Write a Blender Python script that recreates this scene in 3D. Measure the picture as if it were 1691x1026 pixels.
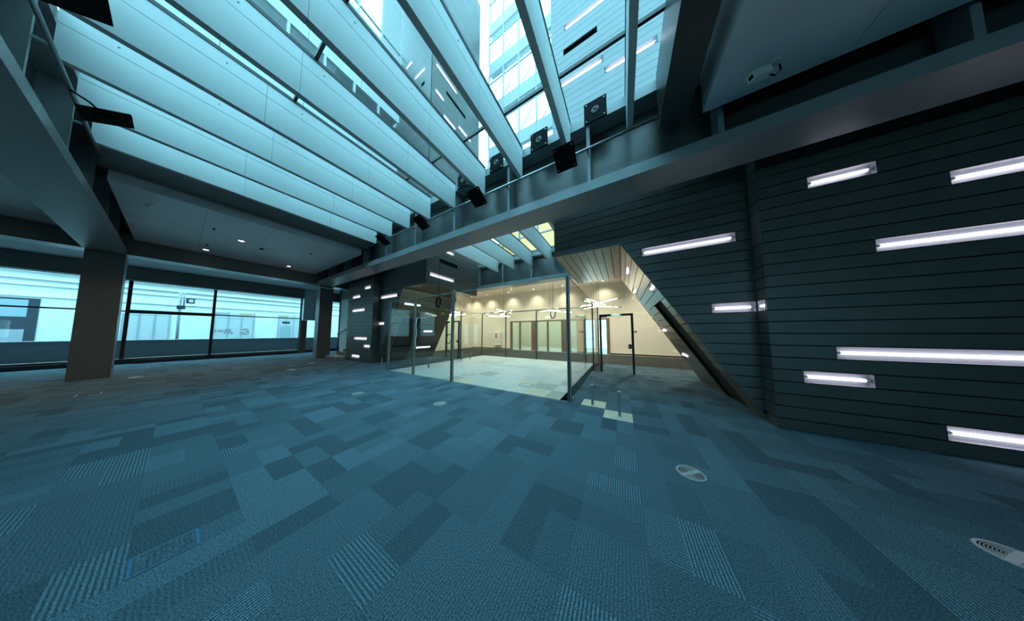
import bpy, bmesh, math, random
from mathutils import Vector, Matrix
random.seed(7)
for o in list(bpy.data.objects): bpy.data.objects.remove(o, do_unlink=True)
S = bpy.context.scene
COL = S.collection

# ------------------------------------------------------------------ camera
cd = bpy.data.cameras.new('camera'); cam = bpy.data.objects.new('camera', cd); COL.objects.link(cam)
cd.sensor_fit = 'HORIZONTAL'; cd.sensor_width = 36.0
cd.lens = 318.0 / 1691.0 * 36.0
cd.shift_y = 16.0 / 1691.0
cd.clip_start = 0.05; cd.clip_end = 400
cam.location = (0, 0, 1.5)
PITCH = math.atan(21 / 318.0); YAW = math.radians(29.9)
cam.rotation_euler = (math.pi / 2 + PITCH, 0, YAW)
S.camera = cam

# ------------------------------------------------------------------ sky and exposure
SKY_STRENGTH = 5.6
w = bpy.data.worlds.new('world'); S.world = w; w.use_nodes = True
bg = w.node_tree.nodes['Background']
bg.inputs[0].default_value = (0.33, 0.80, 1.0, 1); bg.inputs[1].default_value = SKY_STRENGTH
S.view_settings.view_transform = 'Standard'; S.view_settings.look = 'None'
S.view_settings.exposure = 0.0; S.view_settings.gamma = 1.0
S.view_settings.use_curve_mapping = False

# ------------------------------------------------------------------ materials
MATS = {}
def mat(name, col, rough=0.6, metal=0.0, spec=0.5, noise=0.0, nscale=8.0, bump=0.0, emit=None, estr=0.0, vary=0.0):
    m = bpy.data.materials.new(name); m.use_nodes = True
    nt = m.node_tree; b = nt.nodes['Principled BSDF']
    b.inputs['Base Color'].default_value = (*col, 1); b.inputs['Roughness'].default_value = rough
    b.inputs['Metallic'].default_value = metal; b.inputs['Specular IOR Level'].default_value = spec
    src = None
    if noise or vary:
        rgb = nt.nodes.new('ShaderNodeRGB'); rgb.outputs[0].default_value = (*col, 1); src = rgb.outputs[0]
        hsv = nt.nodes.new('ShaderNodeHueSaturation'); nt.links.new(src, hsv.inputs['Color'])
        geo = nt.nodes.new('ShaderNodeNewGeometry')
        tex = nt.nodes.new('ShaderNodeTexNoise'); tex.inputs['Scale'].default_value = nscale; tex.inputs['Detail'].default_value = 4
        nt.links.new(geo.outputs['Position'], tex.inputs['Vector'])
        mr = nt.nodes.new('ShaderNodeMapRange'); mr.inputs[1].default_value = 0.3; mr.inputs[2].default_value = 0.7
        mr.inputs[3].default_value = 1 - noise; mr.inputs[4].default_value = 1 + noise
        nt.links.new(tex.outputs['Fac'], mr.inputs[0]); val = mr.outputs[0]
        if vary:
            oi = nt.nodes.new('ShaderNodeObjectInfo')
            m2 = nt.nodes.new('ShaderNodeMapRange'); m2.inputs[3].default_value = 1 - vary; m2.inputs[4].default_value = 1 + vary
            nt.links.new(oi.outputs['Random'], m2.inputs[0])
            mu = nt.nodes.new('ShaderNodeMath'); mu.operation = 'MULTIPLY'
            nt.links.new(val, mu.inputs[0]); nt.links.new(m2.outputs[0], mu.inputs[1]); val = mu.outputs[0]
        nt.links.new(val, hsv.inputs['Value']); nt.links.new(hsv.outputs[0], b.inputs['Base Color'])
        if bump:
            bp = nt.nodes.new('ShaderNodeBump'); bp.inputs['Strength'].default_value = bump; bp.inputs['Distance'].default_value = 0.01
            nt.links.new(tex.outputs['Fac'], bp.inputs['Height']); nt.links.new(bp.outputs[0], b.inputs['Normal'])
    if emit:
        b.inputs['Emission Color'].default_value = (*emit, 1); b.inputs['Emission Strength'].default_value = estr
    MATS[name] = m
    return m

def glassmat(name, tint, refl=1.0, ior=1.45, rough=0.0):
    m = bpy.data.materials.new(name); m.use_nodes = True; nt = m.node_tree
    for n in list(nt.nodes): nt.nodes.remove(n)
    out = nt.nodes.new('ShaderNodeOutputMaterial'); mix = nt.nodes.new('ShaderNodeMixShader')
    tr = nt.nodes.new('ShaderNodeBsdfTransparent'); tr.inputs[0].default_value = (*tint, 1)
    gl = nt.nodes.new('ShaderNodeBsdfGlossy'); gl.inputs['Roughness'].default_value = rough
    geo = nt.nodes.new('ShaderNodeNewGeometry'); dot = nt.nodes.new('ShaderNodeVectorMath'); dot.operation = 'DOT_PRODUCT'
    nt.links.new(geo.outputs['Incoming'], dot.inputs[0]); nt.links.new(geo.outputs['Normal'], dot.inputs[1])
    def mth(op, a, b=None):
        n = nt.nodes.new('ShaderNodeMath'); n.operation = op
        for i, v in enumerate((a, b)):
            if v is None: continue
            if isinstance(v, float): n.inputs[i].default_value = v
            else: nt.links.new(v, n.inputs[i])
        return n.outputs[0]
    f = mth('POWER', mth('SUBTRACT', 1.0, mth('ABSOLUTE', dot.outputs['Value'])), 5.0)
    f0 = ((ior - 1) / (ior + 1)) ** 2
    f = mth('MULTIPLY', mth('ADD', mth('MULTIPLY', f, 1.0 - f0), f0), refl)
    nt.links.new(f, mix.inputs[0])
    nt.links.new(tr.outputs[0], mix.inputs[1]); nt.links.new(gl.outputs[0], mix.inputs[2])
    nt.links.new(mix.outputs[0], out.inputs[0]); MATS[name] = m
    return m

def carpet(name, col, stripe, axis=0):
    m = bpy.data.materials.new(name); m.use_nodes = True; nt = m.node_tree; b = nt.nodes['Principled BSDF']
    b.inputs['Roughness'].default_value = 0.95; b.inputs['Specular IOR Level'].default_value = 0.15
    geo = nt.nodes.new('ShaderNodeNewGeometry')
    n1 = nt.nodes.new('ShaderNodeTexNoise'); n1.inputs['Scale'].default_value = 130; n1.inputs['Detail'].default_value = 3
    nt.links.new(geo.outputs['Position'], n1.inputs['Vector'])
    mr = nt.nodes.new('ShaderNodeMapRange'); mr.inputs[1].default_value = 0.3; mr.inputs[2].default_value = 0.7
    mr.inputs[3].default_value = 0.30; mr.inputs[4].default_value = 1.70
    nt.links.new(n1.outputs['Fac'], mr.inputs[0]); val = mr.outputs[0]; h = n1.outputs['Fac']
    if stripe:
        sx = nt.nodes.new('ShaderNodeSeparateXYZ'); nt.links.new(geo.outputs['Position'], sx.inputs[0])
        k = nt.nodes.new('ShaderNodeMath'); k.operation = 'MULTIPLY'; k.inputs[1].default_value = 2 * math.pi / 0.021
        nt.links.new(sx.outputs[axis], k.inputs[0])
        nn = nt.nodes.new('ShaderNodeMath'); nn.operation = 'MULTIPLY_ADD'; nn.inputs[1].default_value = 2.5
        nt.links.new(n1.outputs['Fac'], nn.inputs[0]); nt.links.new(k.outputs[0], nn.inputs[2])
        sn = nt.nodes.new('ShaderNodeMath'); sn.operation = 'SINE'; nt.links.new(nn.outputs[0], sn.inputs[0])
        m2 = nt.nodes.new('ShaderNodeMapRange'); m2.inputs[1].default_value = -1; m2.inputs[2].default_value = 1
        m2.inputs[3].default_value = 1 - stripe; m2.inputs[4].default_value = 1 + stripe
        nt.links.new(sn.outputs[0], m2.inputs[0])
        mu = nt.nodes.new('ShaderNodeMath'); mu.operation = 'MULTIPLY'
        nt.links.new(val, mu.inputs[0]); nt.links.new(m2.outputs[0], mu.inputs[1]); val = mu.outputs[0]
    rgb = nt.nodes.new('ShaderNodeRGB'); rgb.outputs[0].default_value = (*col, 1)
    hsv = nt.nodes.new('ShaderNodeHueSaturation'); nt.links.new(rgb.outputs[0], hsv.inputs['Color'])
    nt.links.new(val, hsv.inputs['Value']); nt.links.new(hsv.outputs[0], b.inputs['Base Color'])
    bp = nt.nodes.new('ShaderNodeBump'); bp.inputs['Strength'].default_value = 0.5; bp.inputs['Distance'].default_value = 0.004
    nt.links.new(val, bp.inputs['Height']); nt.links.new(bp.outputs[0], b.inputs['Normal'])
    MATS[name] = m
    return m

CP = [0.100, 0.168, 0.208]
def cpm(k): return tuple(c * k for c in CP)
carpet('carpet_mid', cpm(1.0), 0.18, 0)
carpet('carpet_dark', cpm(0.74), 0.0)
carpet('carpet_charcoal', (0.040, 0.042, 0.040), 0.1, 1)
carpet('carpet_soft', cpm(0.90), 0.12, 1)
carpet('carpet_ribbed', cpm(1.22), 0.55, 0)
carpet('carpet_ribbed_cross', cpm(1.12), 0.45, 1)
CARPETS = ['carpet_mid', 'carpet_dark', 'carpet_soft', 'carpet_ribbed', 'carpet_ribbed_cross', 'carpet_charcoal']
mat('subfloor', (0.30, 0.27, 0.23), 0.8, noise=0.15)
mat('access_panel', (0.62, 0.66, 0.64), 0.45, noise=0.08, nscale=5, vary=0.06)
mat('access_panel_cream', (0.72, 0.66, 0.52), 0.45, noise=0.08, nscale=5)
mat('access_panel_dark', (0.40, 0.46, 0.44), 0.45, noise=0.08, nscale=5)
mat('cladding', (0.084, 0.084, 0.080), 0.42, 0.25, noise=0.10, nscale=3, vary=0.08)
mat('cladding_bronze', (0.19, 0.158, 0.118), 0.34, 0.55, noise=0.12, nscale=4, vary=0.10)
mat('cladding_skylit', (0.15, 0.165, 0.17), 0.45, 0.15, noise=0.06, nscale=3, vary=0.05)  # lightened copy of cladding, daylight on the upper right tower put into the colour
mat('core_black', (0.006, 0.006, 0.006), 0.9)
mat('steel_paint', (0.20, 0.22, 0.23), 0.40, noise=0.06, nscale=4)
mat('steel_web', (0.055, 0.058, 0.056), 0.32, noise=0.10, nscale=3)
mat('column_paint', (0.15, 0.16, 0.155), 0.5, noise=0.08, nscale=6)
mat('baffle_white', (0.46, 0.50, 0.50), 0.6, noise=0.02, nscale=3)
mat('soffit_white', (0.62, 0.64, 0.68), 0.38, noise=0.04, nscale=2)
mat('gasket', (0.012, 0.014, 0.016), 0.5)
mat('black_plate', (0.008, 0.009, 0.010), 0.85, spec=0.05)
mat('chrome', (0.66, 0.68, 0.70), 0.34, 0.35)
mat('tube_metal', (0.45, 0.48, 0.50), 0.3, 0.9)
mat('dark_frame', (0.020, 0.022, 0.024), 0.4)
mat('cream_wall', (0.82, 0.77, 0.66), 0.6, noise=0.02, nscale=1.5)
mat('cream_ceiling', (0.78, 0.72, 0.60), 0.7)
mat('door_wood', (0.17, 0.125, 0.085), 0.45, noise=0.25, nscale=14)
mat('door_leaf_beige', (0.42, 0.36, 0.28), 0.5)
mat('grey_render', (0.10, 0.13, 0.16), 0.7, noise=0.06)
mat('white_enamel', (0.80, 0.80, 0.77), 0.4)
mat('light_housing', (0.42, 0.42, 0.46), 0.6)
mat('led_tube', (1, 1, 1), 0.5, emit=(0.93, 0.90, 1.0), estr=3.6)
mat('led_warm', (1, 1, 1), 0.5, emit=(1.0, 0.90, 0.70), estr=14)
mat('downlight_lens', (1, 1, 1), 0.5, emit=(1.0, 0.95, 0.85), estr=6)
mat('red_sign', (0.45, 0.04, 0.03), 0.5)
mat('exit_green', (0.02, 0.35, 0.12), 0.5, emit=(0.05, 0.75, 0.30), estr=0.9)
mat('exit_white', (0.8, 0.9, 0.8), 0.5, emit=(0.85, 1.0, 0.85), estr=0.8)
mat('street_white', (0.80, 0.80, 0.78), 0.7, noise=0.03, nscale=1)
mat('street_shutter', (0.55, 0.57, 0.58), 0.7, noise=0.05, nscale=2)
mat('street_line', (0.36, 0.38, 0.40), 0.7)
mat('street_dark', (0.05, 0.06, 0.075), 0.3)
mat('ochre_blind', (0.52, 0.42, 0.24), 0.7)
mat('pale_glass_blue', (0.35, 0.44, 0.48), 0.2)
mat('graffiti_black', (0.03, 0.03, 0.035), 0.7)
mat('graffiti_red', (0.30, 0.05, 0.08), 0.7)
mat('asphalt', (0.10, 0.10, 0.10), 0.9, noise=0.2)
mat('facade_white', (0.38, 0.41, 0.42), 0.45, noise=0.03, nscale=2)
mat('facade_frame', (0.34, 0.37, 0.38), 0.4)
mat('facade_ochre', (0.45, 0.32, 0.14), 0.6)
mat('blue_trim', (0.05, 0.20, 0.34), 0.5)
mat('white_plastic', (0.62, 0.63, 0.62), 0.45)
mat('step_stone', (0.42, 0.38, 0.32), 0.6, noise=0.1)
mat('red_brown', (0.05, 0.032, 0.028), 0.5)
glassmat('clear_glass', (0.93, 0.97, 0.955), 0.9)
glassmat('skylight_glass', (0.97, 0.985, 0.99), 0.45)
glassmat('window_glass', (0.96, 0.98, 0.98), 0.6)
mat('glass_edge', (0.10, 0.34, 0.31), 0.15)

# ------------------------------------------------------------------ mesh helpers
def tag(o, label=None, cat=None, group=None, kind=None):
    if label: o['label'] = label
    if cat: o['category'] = cat
    if group: o['group'] = group
    if kind: o['kind'] = kind
    return o

def empty(name, loc, label=None, cat=None, group=None, kind=None):
    o = bpy.data.objects.new(name, None); COL.objects.link(o); o.location = loc
    o.empty_display_size = 0.1
    return tag(o, label, cat, group, kind)

def put(o, parent):
    COL.objects.link(o)
    if parent is not None:
        o.parent = parent
        pl = Vector(parent.location)
        pp = parent.parent
        while pp is not None:      # parents are only ever translated
            pl = pl + Vector(pp.location) - Vector(WORLD.get(pp.name, pp.location)); pp = None
        o.matrix_parent_inverse = Matrix.Translation(-world_loc(parent))
    return o

WORLD = {}
def world_loc(o):
    return Vector(WORLD.get(o.name, o.location))

class MB:
    def __init__(s): s.v = []; s.f = []; s.m = []; s.sm = []
    def poly(s, pts, m=0, smooth=False):
        n = len(s.v); s.v += [tuple(p) for p in pts]; s.f.append(tuple(range(n, n + len(pts)))); s.m.append(m); s.sm.append(smooth)
    def box(s, x0, x1, y0, y1, z0, z1, m=0):
        n = len(s.v)
        s.v += [(x0, y0, z0), (x1, y0, z0), (x1, y1, z0), (x0, y1, z0), (x0, y0, z1), (x1, y0, z1), (x1, y1, z1), (x0, y1, z1)]
        for f in ((0, 3, 2, 1), (4, 5, 6, 7), (0, 1, 5, 4), (1, 2, 6, 5), (2, 3, 7, 6), (3, 0, 4, 7)):
            s.f.append(tuple(n + i for i in f)); s.m.append(m); s.sm.append(False)
        return s
    def prism(s, pts, d, m=0):
        """pts: 3D polygon; extruded by vector d"""
        n = len(s.v); k = len(pts); d = Vector(d)
        s.v += [tuple(p) for p in pts] + [tuple(Vector(p) + d) for p in pts]
        s.f.append(tuple(range(n, n + k))); s.f.append(tuple(range(n + 2 * k - 1, n + k - 1, -1)))
        for i in range(k):
            j = (i + 1) % k; s.f.append((n + i, n + k + i, n + k + j, n + j))
        s.m += [m] * (k + 2); s.sm += [False] * (k + 2)
        return s
    def tube(s, path, r, seg=10, m=0, cap=True, closed=False):
        path = [Vector(p) for p in path]; rings = []
        n0 = len(path)
        for i, p in enumerate(path):
            if closed: t = path[(i + 1) % n0] - path[(i - 1) % n0]
            else: t = (path[min(i + 1, n0 - 1)] - path[max(i - 1, 0)])
            t.normalize()
            a = Vector((0, 0, 1)) if abs(t.z) < 0.9 else Vector((1, 0, 0))
            u = t.cross(a).normalized(); v = t.cross(u).normalized()
            base = len(s.v)
            s.v += [tuple(p + (u * math.cos(2 * math.pi * q / seg) + v * math.sin(2 * math.pi * q / seg)) * r) for q in range(seg)]
            rings.append(base)
        rng = range(n0 if closed else n0 - 1)
        for i in rng:
            a, b = rings[i], rings[(i + 1) % n0]
            for q in range(seg):
                s.f.append((a + q, a + (q + 1) % seg, b + (q + 1) % seg, b + q)); s.m.append(m); s.sm.append(True)
        if cap and not closed:
            s.f.append(tuple(rings[0] + q for q in range(seg - 1, -1, -1))); s.m.append(m); s.sm.append(False)
            s.f.append(tuple(rings[-1] + q for q in range(seg))); s.m.append(m); s.sm.append(False)
        return s
    def ring(s, c, r0, r1, z0, z1, seg=40, m=0):
        """flat annulus with thickness, axis z"""
        n = len(s.v); cx, cy = c
        for r, z in ((r0, z0), (r1, z0), (r1, z1), (r0, z1)):
            s.v += [(cx + r * math.cos(2 * math.pi * q / seg), cy + r * math.sin(2 * math.pi * q / seg), z) for q in range(seg)]
        for a in range(4):
            b = (a + 1) % 4
            for q in range(seg):
                p = (q + 1) % seg
                s.f.append((n + a * seg + q, n + a * seg + p, n + b * seg + p, n + b * seg + q)); s.m.append(m); s.sm.append(False)
        return s
    def mesh(s, name, mats):
        me = bpy.data.meshes.new(name); me.from_pydata(s.v, [], s.f)
        for mm in mats: me.materials.append(MATS[mm])
        me.polygons.foreach_set('material_index', s.m); me.polygons.foreach_set('use_smooth', s.sm)
        bm = bmesh.new(); bm.from_mesh(me); bmesh.ops.recalc_face_normals(bm, faces=bm.faces); bm.to_mesh(me); bm.free()
        me.update(); return me

def make(name, mb, mats, parent=None, **kw):
    if isinstance(mats, str): mats = [mats]
    o = bpy.data.objects.new(name, mb.mesh(name, mats)); put(o, parent)
    return tag(o, **kw)

CACHE = {}
def piece(name, x0, x1, y0, y1, z0, z1, m, parent=None, bevel=0.0, **kw):
    """a box with shared mesh data; origin in its middle (world coordinates given)"""
    sx, sy, sz = round(abs(x1 - x0), 4), round(abs(y1 - y0), 4), round(abs(z1 - z0), 4)
    key = (sx, sy, sz, m, bevel, name)
    if key not in CACHE:
        me = MB().box(-sx / 2, sx / 2, -sy / 2, sy / 2, -sz / 2, sz / 2).mesh(name, [m])
        if bevel:
            bm = bmesh.new(); bm.from_mesh(me)
            bmesh.ops.bevel(bm, geom=list(bm.edges), offset=bevel, segments=1, affect='EDGES'); bm.to_mesh(me); bm.free()
        CACHE[key] = me
    o = bpy.data.objects.new(name, CACHE[key]); put(o, parent)
    o.location = ((x0 + x1) / 2, (y0 + y1) / 2, (z0 + z1) / 2)
    if parent is not None: WORLD[o.name] = tuple(o.location)
    return tag(o, **kw)

# ================================================================== FLOOR
GX, GY = 0.46, 0.44                     # carpet module
BOX = (-8.25, -1.05, 4.35, 10.3)        # glass room footprint
OPEN = [(-0.36, 0.10, 3.88, 4.32), (-0.82, -0.36, 4.32, 4.76)]   # lifted tiles
floor = make('floor', MB().box(-20.9, 9, -8, 21, -0.25, -0.012), 'subfloor', kind='structure')

fwd = Vector((-math.sin(YAW), math.cos(YAW), 0)); rgt = Vector((math.cos(YAW), math.sin(YAW), 0))
f3 = fwd * math.cos(PITCH) + Vector((0, 0, 1)) * math.sin(PITCH); u3 = -fwd * math.sin(PITCH) + Vector((0, 0, 1)) * math.cos(PITCH)
def shows(x, y, z=0.0):
    d = Vector((x, y, z - 1.5)); wv = d.dot(f3)
    if wv < 0.2: return False
    px = 845.5 + 318 * d.dot(rgt) / wv; py = 529 - 318 * d.dot(u3) / wv
    return -30 < px < 1720 and -30 < py < 1060

tiles = []
i0 = int(math.floor((-20.8 + 0.36) / GX)); i1 = int((8.9 + 0.36) / GX)
j0 = int(math.floor((-7.9 - 3.88) / GY)); j1 = int((15.2 - 3.88) / GY)
for i in range(i0, i1):
    for j in range(j0, j1):
        x0 = -0.36 + i * GX; y0 = 3.88 + j * GY; x1 = x0 + GX; y1 = y0 + GY
        cx, cy = (x0 + x1) / 2, (y0 + y1) / 2
        if BOX[0] < cx < BOX[1] and BOX[2] < cy < BOX[3]: continue
        if any(a < cx < b and c < cy < d for a, b, c, d in OPEN): continue
        r = random.random()
        if r < 0.50: parts = [(x0, cx, y0, y1), (cx, x1, y0, y1)]
        elif r < 0.84: parts = [(x0, x1, y0, cy), (x0, x1, cy, y1)]
        else: parts = [(x0, x1, y0, y1)]
        for p in parts:
            x_, X_, y_, Y_ = p
            # cut back at the glass room
            if y_ < BOX[2] < Y_ and BOX[0] < (x_ + X_) / 2 < BOX[1]: Y_ = BOX[2]
            k = random.choices(range(5), weights=(32, 18, 24, 17, 9))[0]
            if cy > 10.3 or (cy > 8.4 and not -1.05 < cx < 3) and cx > -14: k = 5
            tiles.append((x_ + .0003, X_ - .0003, y_ + .0003, Y_ - .0003, k))
vis = [t for t in tiles if shows((t[0] + t[1]) / 2, (t[2] + t[3]) / 2)]
vis.sort(key=lambda t: ((t[0] + t[1]) / 2) ** 2 + ((t[2] + t[3]) / 2) ** 2)
near = vis[:300]; nearset = set(near)
for t in near:
    piece('carpet_tile', t[0], t[1], t[2], t[3], -0.010, 0.0, CARPETS[t[4]], floor)
mb = MB()
for t in tiles:
    if t not in nearset: mb.box(t[0], t[1], t[2], t[3], -0.010, 0.0, t[4])
make('carpet_tile_field', mb, CARPETS, floor, kind='stuff')
# exposed raised-floor panels of the glass room, 0.6 m
xs = [BOX[0] + .02 + k * 0.5985 for k in range(13)]; ys = [4.38 + k * 0.592 for k in range(11)]
for i in range(12):
    for j in range(10):
        m = 'access_panel'
        if (i, j) in ((6, 0), (10, 0), (9, 1)): m = 'access_panel_cream'
        if (i, j) in ((10, 1), (5, 0), (11, 2), (11, 0), (6, 2)): m = 'access_panel_dark'
        piece('floor_panel', xs[i] + .002, xs[i + 1] - .002, ys[j] + .002, ys[j + 1] - .002, -0.012, 0.0, m, floor)
for a, b, c, d in OPEN:
    piece('floor_panel', a, b, c, d, -0.012, -0.008, 'access_panel_cream', floor)

# floor diffusers
def vent(x, y, label, r=0.122):
    t = empty('floor_vent', (x, y, 0), label, 'vent', 'round floor vents')
    make('rim', MB().ring((x, y), r - .016, r, 0.0, 0.006), 'chrome', t)
    make('plate', MB().ring((x, y), 0.0, r - .014, 0.0002, 0.001), 'black_plate', t)
    for k in range(7):
        rr = 0.028 + k * 0.0112
        make('slat', MB().ring((x, y), rr, rr + .0042, 0.0, 0.0045), 'chrome', t)
    make('hub', MB().ring((x, y), 0.0, 0.024, 0.0, 0.0055, 20), 'chrome', t)
    for a in (0.75, 3.9):
        mm = MB(); c, s = math.cos(a), math.sin(a)
        mm.prism([(x + c * .022 - s * .02, y + s * .022 + c * .02, .005), (x + c * (r - .014) - s * .018, y + s * (r - .014) + c * .018, .005),
                  (x + c * (r - .014) + s * .018, y + s * (r - .014) - c * .018, .005), (x + c * .022 + s * .02, y + s * .022 - c * .02, .005)], (0, 0, .0012))
        make('spoke', mm, 'chrome', t)
vent(0.58, 2.83, 'round chrome floor vent nearest the dark leaning wall')
vent(2.23, 2.88, 'round chrome floor vent cut by the picture edge below the dark wall')
vent(-3.42, 2.87, 'round chrome floor vent in front of the glass room')
vent(-5.75, 2.33, 'small round floor vent left of the glass room front')
vent(-11.73, 2.43, 'distant round floor vent before the stairs')
vent(-13.44, 3.44, 'distant round floor vent nearest the stairs')
vent(-14.3, -0.6, 'round floor vent at the foot of the square column')
def fbox(x0, x1, y0, y1, label, m='blue_trim', lid='carpet_soft'):
    t = empty('floor_box', ((x0 + x1) / 2, (y0 + y1) / 2, 0), label, 'floor box', 'rectangular floor boxes')
    mm = MB(); b = .012
    mm.box(x0, x1, y0, y0 + b, 0, .004); mm.box(x0, x1, y1 - b, y1, 0, .004); mm.box(x0, x0 + b, y0 + b, y1 - b, 0, .004); mm.box(x1 - b, x1, y0 + b, y1 - b, 0, .004)
    make('frame', mm, m, t); make('lid', MB().box(x0 + b, x1 - b, y0 + b, y1 - b, 0, .003), lid, t)
fbox(-2.88, -2.66, -0.07, 0.17, 'blue trimmed square floor box lid set in the carpet')
fbox(-11.6, -11.2, -1.12, -0.85, 'pale rimmed floor box lid in shade before the square column', 'chrome', 'carpet_dark')
fbox(-18.6, -18.2, -0.55, -0.28, 'pale rimmed floor box lid under the street window', 'chrome', 'carpet_dark')
fbox(-2.65, -2.3, 4.95, 5.3, 'open cut-out lid in the pale floor of the glass room by the joint', 'black_plate', 'access_panel')
fbox(-5.1, -4.7, 5.2, 5.5, 'cream cut-out lid in the pale floor behind the tall glass post', 'black_plate', 'access_panel_cream')
fbox(-6.4, -6.1, 8.0, 8.3, 'cream cut-out lid midway in the pale glass room floor', 'black_plate', 'access_panel_cream')
fbox(-5.6, -5.3, 8.1, 8.4, 'second cream cut-out lid midway in the pale glass room floor', 'black_plate', 'access_panel_cream')

# ================================================================== CLADDING VOLUMES
RH = 0.189
def rowz(k): return 0.17 + RH * k
GAP = 0.015
def mx(x): return -8.70 - x
ZS = 3.585; XF = 2.09                  # soffit height, foot of the lean
def lean_x(z): return XF * (1 - z / ZS)

def strip_light(name, label, group, axis, plane, u0, u1, zc, sgn, h=RH - .012, depth=.07, lamp='led_tube', parent=None):
    """recessed tube; axis 'x' (runs along x, wall plane y=plane) or 'y' (runs along y, wall plane x=plane); sgn = outward normal sign"""
    def P(u, d, z): return (u, plane + sgn * d, z) if axis == 'x' else (plane + sgn * d, u, z)
    z0, z1 = zc - h / 2, zc + h / 2
    if parent is None:
        t = empty(name, P((u0 + u1) / 2, 0, zc), label, 'wall light', group)
    else: t = parent
    mb = MB()
    mb.poly([P(u0, -depth, z0), P(u1, -depth, z0), P(u1, -depth, z1), P(u0, -depth, z1)])
    mb.poly([P(u0, -depth, z0), P(u1, -depth, z0), P(u1, .002, z0), P(u0, .002, z0)])
    mb.poly([P(u0, -depth, z1), P(u1, -depth, z1), P(u1, .002, z1), P(u0, .002, z1)])
    mb.poly([P(u0, -depth, z0), P(u0, .002, z0), P(u0, .002, z1), P(u0, -depth, z1)])
    mb.poly([P(u1, -depth, z0), P(u1, .002, z0), P(u1, .002, z1), P(u1, -depth, z1)])
    make('housing', mb, 'light_housing', t)
    e = min(.05, (u1 - u0) * .12)
    make('tube', MB().tube([P(u0 + e, -depth * .5, zc), P(u1 - e, -depth * .5, zc)], .021, 8), lamp, t)
    for a, b in ((u0 + .003, u0 + e), (u1 - e, u1 - .003)):
        make('end_cap', MB().tube([P(a, -depth * .5, zc), P(b, -depth * .5, zc)], .02, 8), 'chrome', t)
    return t

def plank(parent, pts, d, m='cladding'):
    return make('cladding_panel', MB().prism(pts, d), m, parent)

TH = 0.03
def face_rows(parent, axis, plane, sgn, k0, k1, ulo, uhi, cuts=(), m='cladding', zmin=0.0):
    """horizontal planks; ulo/uhi: number or function of z; cuts: {k: [(u0,u1)]}"""
    for k in range(k0, k1):
        G = GAP if k < 30 else .007
        z0, z1 = max(rowz(k), zmin) + G / 2, rowz(k + 1) - G / 2
        if z1 - z0 < .03: continue
        a0 = ulo(z0) if callable(ulo) else ulo; a1 = ulo(z1) if callable(ulo) else ulo
        b0 = uhi(z0) if callable(uhi) else uhi; b1 = uhi(z1) if callable(uhi) else uhi
        segs = []; s0, s1 = a0, a1
        for c0, c1 in sorted(cuts.get(k, ())) if cuts else ():
            segs.append((s0, s1, c0, c0)); s0 = s1 = c1
        segs.append((s0, s1, b0, b1))
        for p0, p1, q0, q1 in segs:
            if q0 - p0 < .01: continue
            if axis == 'x':
                piece_pts = [(p0, plane, z0), (q0, plane, z0), (q1, plane, z1), (p1, plane, z1)]; d = (0, -sgn * TH, 0)
            else:
                piece_pts = [(plane, p0, z0), (plane, q0, z0), (plane, q1, z1), (plane, p1, z1)]; d = (-sgn * TH, 0, 0)
            plank(parent, piece_pts, d, m)

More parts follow.
